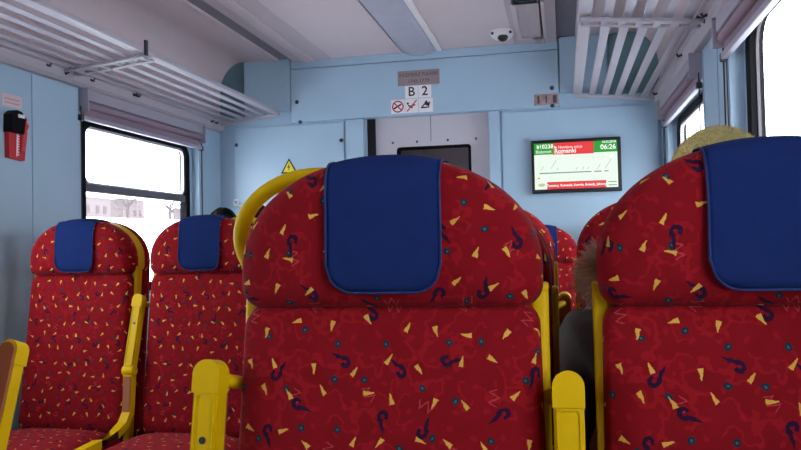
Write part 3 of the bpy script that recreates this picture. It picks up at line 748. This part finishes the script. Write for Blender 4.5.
def seat_meshes():
    SM['headrest'] = ring_pad('headrest', OUT, HC, HPROF)
    bo = rrect(-0.2225, 0.2225, 0.475, 1.088, 0.035, 7)
    # add points along the straight runs so that the shear and the bulge stay smooth
    dense = []
    for p, q in zip(bo, bo[1:]+bo[:1]):
        d = math.dist(p, q); k_ = max(1, int(d/0.03))
        for t in range(k_): dense.append((p[0]+(q[0]-p[0])*t/k_, p[1]+(q[1]-p[1])*t/k_))
    SM['back_pad'] = ring_pad('back_pad', dense, (0.0, 0.78), [(0.95, 0.072), (0.99, 0.062), (1.0, 0.045), (0.998, 0.024), (0.985, 0.009), (0.955, 0.001), (0.8, -0.006), (0.5, -0.010), (0.0, -0.012)], flare=0.09)
    rear = [(x*0.985, HC[1]+(z-HC[1])*0.985) for x, z in OUT[:45]]+[(-HA*0.985, 1.0), (-HA*0.985, 0.85), (-HA*0.985, 0.7), (-HA*0.985, 0.55), (-HA*0.97, 0.46), (-0.1, 0.45), (0.0, 0.45), (0.1, 0.45), (HA*0.97, 0.46), (HA*0.985, 0.55), (HA*0.985, 0.7), (HA*0.985, 0.85), (HA*0.985, 1.0)]
    SM['rear_shell'] = ring_pad('rear_shell', rear, (0.0, 0.95), [(0.96, 0.108), (0.99, 0.115), (1.0, 0.130), (0.995, 0.148), (0.97, 0.160), (0.9, 0.166), (0.6, 0.170), (0.0, 0.171)])
    arch = [(x*0.972, HC[1]+(z-HC[1])*0.972) for x, z in OUT]
    b = MB(); b.loops([[(x, 0.066, z) for x, z in arch], [(x, 0.113, z) for x, z in arch]]); SM['arch_frame'] = b.mesh('arch_frame', 40)
    b = MB(); b.box(-0.205, 0.205, 0.066, 0.113, 0.46, 1.09); SM['back_plate'] = shear_mesh(b.mesh('back_plate'))
    for s_ in (-1, 1):
        b = MB(); a, c_ = sorted((s_*0.2085, s_*0.2345)); b.box(a, c_, 0.040, 0.080, 0.40, 1.108, 0.008, 3); b.box(a-0.001, c_+0.001, 0.039, 0.081, 1.098, 1.112, 0.005, 2)
        SM['post%d' % s_] = shear_mesh(b.mesh('side_post', 40))
    # cushion
    bm = bmesh.new(); uvl = bm.loops.layers.uv.new('UVMap'); N, M_ = 16, 16; rows = []
    def cz(u, v):
        e = (1-abs(2*u-1)**6)*(1-abs(2*v-1)**6); return 0.435+0.074*e**0.5+0.012*math.sin(PI*u)*math.sin(PI*v)
    for i in range(N+1):
        u = i/N; u = 0.5-0.5*math.cos(PI*u); rows.append([])
        for j in range(M_+1):
            v = j/M_; v = 0.5-0.5*math.cos(PI*v); rows[-1].append((bm.verts.new((-0.236+0.472*u, -0.56+0.50*v, cz(u, v))), (-0.236+0.472*u, 0.3+0.56*v)))
    for a, b_ in zip(rows, rows[1:]):
        for j in range(M_):
            q = (a[j], b_[j], b_[j+1], a[j+1]); f = bm.faces.new([t[0] for t in q]); f.smooth = True
            for l, t in zip(f.loops, q): l[uvl].uv = t[1]
    bmesh.ops.recalc_face_normals(bm, faces=bm.faces)
    ret = bmesh.ops.extrude_face_region(bm, geom=bm.faces[:])
    for v in ret['geom']:
        if isinstance(v, bmesh.types.BMVert): v.co.z = 0.385+(v.co.z-0.425)*0.02
    bmesh.ops.recalc_face_normals(bm, faces=bm.faces)
    me = bpy.data.meshes.new('seat_cushion'); bm.to_mesh(me); bm.free(); SM['cushion'] = me
    b = MB(); b.box(-0.22, 0.22, -0.52, 0.03, 0.345, 0.385, 0.01); SM['pan'] = b.mesh('seat_pan')
    b = MB()
    for s_ in (-1, 1): b.box(s_*0.17-0.02, s_*0.17+0.02, -0.36, -0.08, 0.02, 0.35, 0.006)
    b.box(-0.20, 0.20, -0.40, -0.02, 0.0, 0.025, 0.006); SM['pedestal'] = b.mesh('pedestal')
    # grab handle (for the -x side)
    pts = []
    for k in range(20):
        t = math.radians(52+(206-52)*k/19); pts.append((-0.130+0.130*math.cos(t), 0.085, 1.190+0.097*math.sin(t)))
    pts += [(-0.242, 0.085, 1.120), (-0.218, 0.085, 1.102), (-0.19, 0.085, 1.095)]
    b = MB(); b.tube(pts, 0.0125, 12, sy=1.25, up=(0, 1, 0)); SM['handle-1'] = b.mesh('grab_handle', 60)
    b = MB(); b.tube([(-p[0], p[1], p[2]) for p in pts], 0.0125, 12, sy=1.25, up=(0, 1, 0)); SM['handle1'] = b.mesh('grab_handle', 60)
    # folding armrest, pivot at its origin, standing up (+z); the underside (yellow) faces -y, the pad faces +y
    hw, L = 0.0205, 0.292
    def outl(w, z0, top): return [(w*math.cos(PI*k/14), top-w+w*math.sin(PI*k/14)) for k in range(15)]+[(-w, z0), (w, z0)]
    body = outl(hw*0.965, 0.0, L-0.004); b = MB(); b.prism(body, 'Y', -0.016, 0.017)
    b.bm.normal_update(); bmesh.ops.bevel(b.bm, geom=[e for e in b.bm.edges if e.calc_length() < 0.3 and len(e.link_faces) == 2 and e.calc_face_angle(0) > 1.0], offset=0.003, segments=2, affect='EDGES')
    SM['arm'] = b.mesh('arm_body', 40)
    b = MB(); b.prism(outl(hw+0.0004, L-0.048, L), 'Y', -0.0190, 0.016); SM['arm_cap'] = b.mesh('arm_cap', 40)
    ins = rrect(-0.0135, 0.0135, 0.02, L-0.052, 0.004, 3); o2 = rrect(-0.0160, 0.0160, 0.0175, L-0.0495, 0.005, 3)
    b = MB(); b.frame(o2, ins, 'Y', -0.0185, -0.015); SM['arm_rib'] = b.mesh('arm_rib', 40)
    b = MB(); b.prism(outl(hw*0.88, 0.03, L-0.006), 'Y', 0.010, 0.021); SM['arm_pad'] = b.mesh('arm_pad', 40)
    b = MB(); b.lathe([(0, -0.0185), (0.0045, -0.0185), (0.0055, -0.0165), (0.0055, -0.015), (0, -0.015)], (0, 0, L-0.115), 'Y', 14); SM['arm_screw'] = b.mesh('screw', 40)
    b = MB(); b.lathe([(0, -0.022), (0.019, -0.022), (0.021, -0.019), (0.021, 0.019), (0.019, 0.022), (0, 0.022)], (0, 0, 0), 'X', 20); SM['arm_hinge'] = b.mesh('hinge', 40)
    b = MB(); b.bar([(0, 0.0, -0.005), (0, -0.004, -0.10), (0, -0.012, -0.155), (0, -0.045, -0.195), (0, -0.10, -0.215), (0, -0.20, -0.225), (0, -0.44, -0.235)], 0.034, 0.030, up=(0, -1, 0.001)); SM['arm_support'] = b.mesh('arm_support', 30)
    b = MB(); b.bar([(0, -0.016, -0.02), (0, -0.020, -0.10), (0, -0.026, -0.150)], 0.028, 0.006, up=(0, -1, 0.001)); SM['support_shade'] = b.mesh('support_shade', 30)  # brown strip stands in for shade on the yellow support's front
    b = MB(); b.tube([(0.0, 0.01, 0.262), (0.010, 0.03, 0.262), (0.024, 0.05, 0.258), (0.034, 0.07, 0.255)], 0.010, 8); SM['strap1'] = b.mesh('arm_strap', 50)
    b = MB(); b.tube([(0.0, 0.01, 0.262), (-0.010, 0.03, 0.262), (-0.024, 0.05, 0.258), (-0.034, 0.07, 0.255)], 0.010, 8); SM['strap-1'] = b.mesh('arm_strap', 50)
seat_meshes()
def arm(root, side, lean=10, xoff=0.262, dz=0.0):
    a = empty('armrest', (side*xoff, -0.078, 0.722+dz)); a.parent = root
    t = math.radians(-lean)
    for nm, key, m in (('arm_body', 'arm', 'yellow'), ('arm_cap', 'arm_cap', 'yellow'), ('arm_rib', 'arm_rib', 'yellow'), ('arm_pad', 'arm_pad', 'pad_brown'), ('screw', 'arm_screw', 'screw_metal'), ('hinge', 'arm_hinge', 'yellow')):
        o = link(nm, SM[key], m, a); o.rotation_euler = (t, 0, 0)
    if lean > 0:
        o = link('arm_strap', SM['strap%d' % -side], 'yellow', a); o.rotation_euler = (t, 0, 0)
    link('arm_support', SM['arm_support'], 'yellow', a); link('support_shade', SM['support_shade'], 'pad_brown', a)
NS = [0]
def seat(x, y, label, back=False, handle=0, arms=(), cloth=0.0, zb=1.104, sx=1.0, sz=1.0, double=False):
    root = empty('train_seat', (x, y, 0), PI if back else 0.0, label=label, cat='seat', group='patterned red train seats')
    root.scale = (sx, 1, sz)
    for nm, key, m in (('headrest', 'headrest', 'fabric'), ('back_pad', 'back_pad', 'fabric'), ('rear_shell', 'rear_shell', 'fabric'), ('arch_frame', 'arch_frame', 'yellow'), ('back_plate', 'back_plate', 'yellow'), ('side_post', 'post-1', 'yellow'), ('side_post', 'post1', 'yellow'), ('seat_cushion', 'cushion', 'fabric'), ('seat_pan', 'pan', 'steel_dark'), ('pedestal', 'pedestal', 'steel_dark')):
        link(nm, SM[key], m, root)
    if double:
        for nm, key, m in (('seat_cushion', 'cushion', 'fabric'), ('seat_pan', 'pan', 'steel_dark')):
            o = link(nm, SM[key], m, root); o.location = (0, 0.13, 0); o.rotation_euler = (0, 0, PI)
    if handle: link('grab_handle', SM['handle%d' % handle], 'yellow', root)
    for a in arms: arm(root, *a)
    if cloth is not None:
        NS[0] += 1
        me, hem = cloth_mesh(cloth, zb=zb, seed=NS[0]); c_ = link('antimacassar', me, 'cloth_blue', root); link('hem', hem, 'cloth_hem', c_)
    return root
seat(-0.2575, 1.05, 'large red patterned seat in the centre with blue headrest cloth and yellow grab handle', handle=-1, arms=((-1, 10, 0.258, -0.003), (1, 10, 0.259, -0.012)), cloth=0.007)
seat(0.274, 1.05, 'red patterned seat at the right picture edge with blue headrest cloth', cloth=-0.007)
seat(-0.246, 1.425, 'red seat facing away right behind the central seat', back=True, cloth=None, sz=0.982)
seat(0.300, 1.425, 'red seat facing away in which the passenger with the hat sits', back=True, cloth=None, sz=0.982)
seat(-0.252, 2.36, 'red seat facing away, two rows behind the central seat, raised brown-padded armrest', back=True, arms=((-1, 8, 0.252),), cloth=None)
seat(0.268, 2.36, 'red seat facing away behind the passenger with the fur hood', back=True, cloth=None)
seat(-0.128, 4.30, 'small distant red seat with blue cloth below the information screen', cloth=0.02, sx=0.92, sz=0.975)
seat(0.345, 4.30, 'distant red seat below the right corner of the screen', sx=0.92, sz=0.975)
seat(-1.8815, 2.60, 'red patterned window seat beside the left wall with blue headrest cloth', cloth=0.005, zb=1.095, double=True)
seat(-1.346, 2.60, 'red patterned aisle seat of the left pair with blue headrest cloth', handle=1, arms=((-1, 16, 0.266),), cloth=0.004, zb=1.095, double=True)
seat(-1.88, 4.30, 'left window seat against the end wall, mostly hidden', cloth=0.0)
seat(-1.346, 4.30, 'left aisle seat against the end wall, mostly hidden', cloth=0.0)
seat(-1.322, 1.10, 'seat at the left picture edge of which only a raised brown-padded armrest shows', back=True, handle=-1, arms=((-1, -18, 0.262),), cloth=None)
seat(-0.256, -0.42, 'aisle seat of the row from which the picture is taken', back=True, cloth=None)
seat(0.274, -0.42, 'window seat of the row from which the picture is taken', back=True, cloth=None)

# ================================================================== passengers
def skin_mesh(name, verts, edges, radii, sub=2):
    me = bpy.data.meshes.new(name); me.from_pydata([Vector(v) for v in verts], edges, [])
    o = bpy.data.objects.new(name, me); COL.objects.link(o)
    md = o.modifiers.new('Skin', 'SKIN'); md.use_smooth_shade = True
    for i, r in enumerate(radii):
        sv = me.skin_vertices[0].data[i]; sv.radius = (r, r) if isinstance(r, (int, float)) else r
        sv.use_root = (i == 0)
    sb = o.modifiers.new('Sub', 'SUBSURF'); sb.levels = sub; sb.render_levels = sub
    bpy.context.view_layer.update()
    dg = bpy.context.evaluated_depsgraph_get(); out = bpy.data.meshes.new_from_object(o.evaluated_get(dg))
    bpy.data.objects.remove(o); out.name = name
    for p in out.polygons: p.use_smooth = True
    return out
def ellipsoid(c, r, n=24, m_=14, fn=None):
    b = MB(); rings = []
    for i in range(1, m_):
        t = PI*i/m_; ring = []
        for k in range(n):
            a = 2*PI*k/n; p = Vector((math.sin(t)*math.cos(a), math.sin(t)*math.sin(a), math.cos(t)))
            f = fn(p) if fn else 1.0
            ring.append(Vector(c)+Vector((p.x*r[0]*f, p.y*r[1]*f, p.z*r[2]*f)))
        rings.append(ring)
    b.loops(rings); return b
def person(loc, rz, label, hair, coat, dz=0.0, dx=0.0, puff=1.0, tilt=0.0, parting=False):
    """seated figure facing -y; head moved sideways by dx, everything raised by dz"""
    root = empty('person', loc, rz, label=label, cat='person')
    Z = 0.505+dz
    V, E, R = [], [], []
    def add(p, r, frm=None):
        V.append((p[0], p[1], p[2])); R.append(r)
        if frm is not None: E.append((frm, len(V)-1))
        return len(V)-1
    pel = add((0, 0.0, Z+0.08), (0.15, 0.11)); wai = add((0, 0.015, Z+0.24), (0.13, 0.10), pel); che = add((dx*0.3, 0.03, Z+0.42), (0.15, 0.11), wai)
    nb = add((dx*0.7, 0.03, Z+0.56), (0.075, 0.065), che); nk = add((dx*0.85, 0.02, Z+0.62), 0.055, nb)
    h1 = add((dx, 0.0, Z+0.69), (0.072, 0.085), nk); h2 = add((dx+tilt*0.06, -0.004, Z+0.76), (0.078, 0.095), h1); h3 = add((dx+tilt*0.12, 0.004, Z+0.825), (0.062, 0.078), h2)
    ns = add((dx+tilt*0.03, -0.105, Z+0.715), 0.014, h1)
    ids = []
    for s_ in (-1, 1):
        sh = add((s_*0.165, 0.03, Z+0.50), 0.062, che); el = add((s_*0.235, 0.0, Z+0.25), 0.045, sh); wr = add((s_*0.10, -0.22, Z+0.155), 0.028, el)
        pa = add((s_*0.055, -0.285, Z+0.145), (0.034, 0.016), wr)
        for q, (fx_, L1) in enumerate(((-0.026, 0.034), (-0.009, 0.040), (0.009, 0.038), (0.025, 0.030))):
            f1 = add((s_*0.045+fx_, -0.325, Z+0.145), 0.0085, pa); f2 = add((s_*0.04+fx_, -0.325-L1, Z+0.128), 0.008, f1); add((s_*0.04+fx_, -0.335-L1, Z+0.105), 0.007, f2)
        th = add((s_*0.03, -0.27, Z+0.15), 0.011, pa); add((s_*0.005, -0.30, Z+0.14), 0.009, th)
        hp = add((s_*0.095, -0.03, Z+0.085), 0.088, pel); kn = add((s_*0.12, -0.43, Z+0.075), 0.062, hp); an = add((s_*0.12, -0.42, 0.10), 0.040, kn); add((s_*0.125, -0.54, 0.045), 0.036, an)
    body = link('body', skin_mesh('body', V, E, R), 'skin', root)
    # coat
    V2, E2, R2 = [], [], []
    def add2(p, r, frm=None):
        V2.append(p); R2.append(r)
        if frm is not None: E2.append((frm, len(V2)-1))
        return len(V2)-1
    k_ = puff
    k_ = min(puff, 1.05); a0 = add2((0, 0.0, Z+0.10), (0.185*k_, 0.135)); a1 = add2((0, 0.012, Z+0.26), (0.175*k_, 0.130), a0); a2 = add2((dx*0.3, 0.022, Z+0.43), (0.18*k_, 0.130), a1); a3 = add2((dx*0.6, 0.025, Z+0.555), (0.095, 0.085), a2)
    for s_ in (-1, 1):
        k_ = puff if s_ > 0 else min(puff, 0.92)
        b1 = add2((s_*0.185*k_, 0.025, Z+(0.45 if puff > 1.1 and s_ > 0 else 0.49)), 0.082*k_, a2); b2 = add2((s_*0.26*k_, 0.0, Z+0.25), 0.068*k_, b1); add2((s_*0.11, -0.205, Z+0.165), 0.045, b2)
    link('jacket', skin_mesh('jacket', V2, E2, R2), coat, root)
    V3 = [(0, 0, Z+0.085)]; E3 = []; R3 = [(0.165, 0.125)]
    for s_ in (-1, 1):
        i0 = len(V3); V3 += [(s_*0.097, -0.04, Z+0.085), (s_*0.12, -0.435, Z+0.078), (s_*0.12, -0.42, 0.13)]; R3 += [0.099, 0.075, 0.062]; E3 += [(0, i0), (i0, i0+1), (i0+1, i0+2)]
    link('trousers', skin_mesh('trousers', V3, E3, R3), 'trousers', root)
    for s_ in (-1, 1):
        b = ellipsoid((s_*0.124, -0.485, 0.05), (0.052, 0.135, 0.05)); b.put('shoe', 'shoe', root, smooth=60, world=False)
        ellipsoid((dx+s_*0.034+tilt*0.05, -0.088, Z+0.755), (0.012, 0.010, 0.010), 10, 8).put('eye', 'eye', root, smooth=60, world=False)
        ellipsoid((dx+s_*0.086+tilt*0.05, 0.01, Z+0.735), (0.014, 0.026, 0.034), 12, 8).put('ear', 'skin', root, smooth=60, world=False)
    MB().tube([(dx-0.026, -0.086, Z+0.672), (dx, -0.094, Z+0.670), (dx+0.026, -0.086, Z+0.672)], 0.006, 8).put('mouth', 'print_red', root, smooth=60, world=False)
    if hair:
        def hf(p):          # open at the face: pull the shell inside the skull there
            f = 1.0+0.025*math.sin(9*math.atan2(p.y, p.x)+5*p.z)
            if p.y < -0.30 and p.z < 0.62: f *= 0.72
            if parting and p.y < -0.15 and -0.66 < p.x < -0.18 and p.z < 0.95: f *= 0.45
            return f
        b = ellipsoid((dx+tilt*0.09, 0.016, Z+0.772), (0.094, 0.112, 0.118), 28, 18, hf); b.put('hair', hair, root, smooth=60, world=False)
    return root, Z
def strands(name, pts, m, parent, width, kind='stuff'):
    """fur: each strand a tapered three-sided spike (root, direction, length)"""
    vs, fs = [], []
    for p, d, L in pts:
        d = d.normalized(); a = d.orthogonal().normalized(); c_ = d.cross(a); i0 = len(vs)
        bend = Vector((0, 0, -1))*L*0.18
        mid = p+d*L*0.55+bend*0.4
        for q in range(3): vs.append(p+(a*math.cos(q*2.094)+c_*math.sin(q*2.094))*width)
        for q in range(3): vs.append(mid+(a*math.cos(q*2.094)+c_*math.sin(q*2.094))*width*0.75)
        vs.append(p+d*L+bend)
        for q in range(3):
            r_ = (q+1) % 3; fs.append((i0+q, i0+r_, i0+3+r_, i0+3+q)); fs.append((i0+3+q, i0+3+r_, i0+6))
    me = bpy.data.meshes.new(name); me.from_pydata(vs, [], fs)
    return link(name, me, m, parent, kind=kind)

# the passenger with the fuzzy hat and fur-trimmed hood, facing away
P1, Z1 = person((0.266, 1.60, 0), PI, 'passenger facing away in fuzzy beige hat and dark jacket with fur hood', None, 'jacket_dark', dz=0.0, dx=-0.045, puff=1.16)
hc = Vector((-0.043, 0.012, Z1+0.772)); hr = Vector((0.099, 0.122, 0.119))
def hatf(p): return 1.0 if p.z > -0.25 else 1.04
ellipsoid(hc, hr, 30, 18, lambda p: 1.0 if p.z > -0.15 else max(0.86, 1.0+(p.z+0.15)*0.25)).put('hat', 'hat_wool', P1, smooth=60, world=False)
fz_ = []
for i in range(9000):
    p = Vector((random.gauss(0, 1), random.gauss(0, 1), random.gauss(0, 1))).normalized()
    if p.z < -0.25: continue
    q = hc+Vector((p.x*hr.x, p.y*hr.y, p.z*hr.z)); d = p+Vector((random.uniform(-1, 1), random.uniform(-1, 1), random.uniform(-1, 1)))*0.7
    fz_.append((q-p*0.002, d, random.uniform(0.004, 0.009)))
strands('hat_fuzz', fz_, 'hat_wool', P1, 0.0008)
# hood lying on the shoulders, with a thick fur edge
b = MB(); hood = []
for k in range(25):
    a = 2*PI*k/24; hood.append((-0.026+0.188*math.cos(a), 0.045+0.105*math.sin(a), Z1+0.612+0.035*math.sin(a)-0.02*abs(math.cos(a))))
b.tube(hood[:-1], 0.042, 12, closed=True); b.put('hood', 'jacket_dark', P1, smooth=60, world=False)
fr = []
for i in range(13000):
    a = random.uniform(0, 2*PI); t = random.uniform(0, 2*PI)
    c0 = Vector((-0.026+0.200*math.cos(a), 0.045+0.112*math.sin(a), Z1+0.617+0.035*math.sin(a)-0.02*abs(math.cos(a))))
    rad = Vector((math.cos(a), math.sin(a), 0)); n_ = rad*math.cos(t)+Vector((0, 0, 1))*math.sin(t)
    d = n_*1.0+Vector((0, 0, 0.25))+Vector((random.uniform(-1, 1), random.uniform(-1, 1), random.uniform(-1, 1)))*0.55
    fr.append((c0+n_*0.040, d, random.uniform(0.026, 0.054)))
strands('fur_trim', fr, 'fur', P1, 0.0016)
# two dark-haired passengers on the left, only the crowns of their heads show
person((-1.925, 4.11, 0), 0.0, 'dark-haired passenger by the end wall, just visible over the left aisle seat', 'hair_dark', 'coat_navy', dz=0.030, dx=-0.085, tilt=0.1, puff=0.9, parting=True)
person((-1.315, 3.00, 0), PI, 'brown-haired passenger facing away, glimpsed through the yellow grab handle', 'hair_brown', 'jacket_dark', dz=-0.035, dx=-0.03)

# ================================================================== outside: snow field rising to a line of trees and houses
bm = bmesh.new(); gv = []
def gz(x, y):
    d = max(0.0, -x-14); return -1.1+9.0*min(1.0, (d/70.0))**1.3+0.25*math.sin(x*0.11+y*0.07) if d > 0 else -1.1
xs = [-400, -300, -200, -140, -110, -95, -84, -74, -64, -54, -44, -34, -24, -14, -6, 6, 40, 120, 400]; ysg = [-400, -250, -150, -100, -60, -30, 0, 30, 60, 90, 120, 160, 220, 300, 400]
for x in xs: gv.append([bm.verts.new((x, y, gz(x, y))) for y in ysg])
for a, c_ in zip(gv, gv[1:]):
    for j in range(len(ysg)-1): bm.faces.new((a[j], c_[j], c_[j+1], a[j+1]))
bmesh.ops.recalc_face_normals(bm, faces=bm.faces)
me = bpy.data.meshes.new('snow_field'); bm.to_mesh(me); bm.free()
for p in me.polygons: p.use_smooth = True
tag(link('snow_field', me, 'snow'), 'overexposed snow-covered field outside the windows', 'snow', kind='structure')
def house(x, y, w, d, h, label, rz=0.0):
    z = gz(x, y)-0.4; r = empty('house', (x, y, z), rz, label=label, cat='house', group='pale houses beyond the snow')
    MB().box(-d/2, d/2, -w/2, w/2, 0, h).put('wall', 'house_wall', r, world=False)
    b = MB(); b.prism([(-w/2-0.5, h-0.1), (w/2+0.5, h-0.1), (0, h+w*0.38)], 'X', -d/2-0.4, d/2+0.4); b.put('roof', 'snow', r, world=False)
    for q in (-0.28, 0.05, 0.3): MB().box(d/2, d/2+0.06, q*w-0.5, q*w+0.5, 1.2, 2.6).put('window', 'house_window', r, world=False)
    MB().box(-0.4, 0.4, w*0.2, w*0.2+0.7, h+0.5, h+w*0.38+0.4).put('chimney', 'house_wall', r, world=False)
def tree(x, y, h, w, label, seed):
    rnd = random.Random(seed); z = gz(x, y)-0.3; r = empty('bare_tree', (x, y, z), 0, label=label, cat='tree', group='bare trees beyond the snow')
    b = MB(); b.tube([(0, 0, 0), (0.1, 0.05, h*0.4), (0, 0.1, h*0.8)], [w*0.05, w*0.035, w*0.012], 8)
    for q in range(10):
        a = rnd.uniform(0, 6.28); z0 = h*rnd.uniform(0.25, 0.6); L = w*rnd.uniform(0.3, 0.5)
        b.tube([(0, 0, z0), (L*0.5*math.cos(a), L*0.5*math.sin(a), z0+L*0.5), (L*math.cos(a), L*math.sin(a), z0+L*0.9)], [w*0.02, w*0.012, w*0.005], 5)
    b.put('trunk', 'bark', r, world=False)
    vs, fs = [], []
    for q in range(900):
        p = Vector((rnd.gauss(0, 1), rnd.gauss(0, 1), rnd.gauss(0, 1))).normalized()*(rnd.random()**0.4)
        c_ = Vector((p.x*w*0.5, p.y*w*0.5, h*0.6+p.z*h*0.4)); d = (Vector((p.x, p.y, p.z*0.6+0.4))+Vector((rnd.uniform(-1, 1), rnd.uniform(-1, 1), rnd.uniform(-0.5, 1)))*0.6).normalized()*h*0.10
        a = d.orthogonal().normalized()*h*0.006; i0 = len(vs); vs += [c_+a, c_-a, c_+d, c_+a.cross(d).normalized()*h*0.006]; fs += [(i0, i0+1, i0+2), (i0+1, i0+3, i0+2), (i0+3, i0, i0+2)]
    me = bpy.data.meshes.new('twigs'); me.from_pydata(vs, [], fs); link('twigs', me, 'tree_bare', r, kind='stuff')
hs = [(-88, 122, 9, 7, 4.2, 'pale gabled house seen left in the train window'), (-92, 140, 8, 8, 4.8, 'tall pale gabled house in the middle of the train window'), (-90, 172, 11, 8, 4.0, 'long pale house at the right of the train window')]
for a in hs: house(*a)
tr = [(-84, 131.5, 5.0, 6.5, 'bare bush left of the tall house outside'), (-86, 151, 5.6, 8.0, 'bare spreading tree right of the tall house outside'), (-82, 111.5, 3.6, 6.0, 'low bare bush at the left edge of the train window'), (-91, 160, 3.6, 5.0, 'low bare bush between the two houses outside'), (-86, 182, 5.4, 7.0, 'broad bare tree at the right of the train window'), (-84, 161, 6.0, 5.0, 'tallest bare tree beyond the snow')]
for i, a in enumerate(tr): tree(*a, seed=i+3)
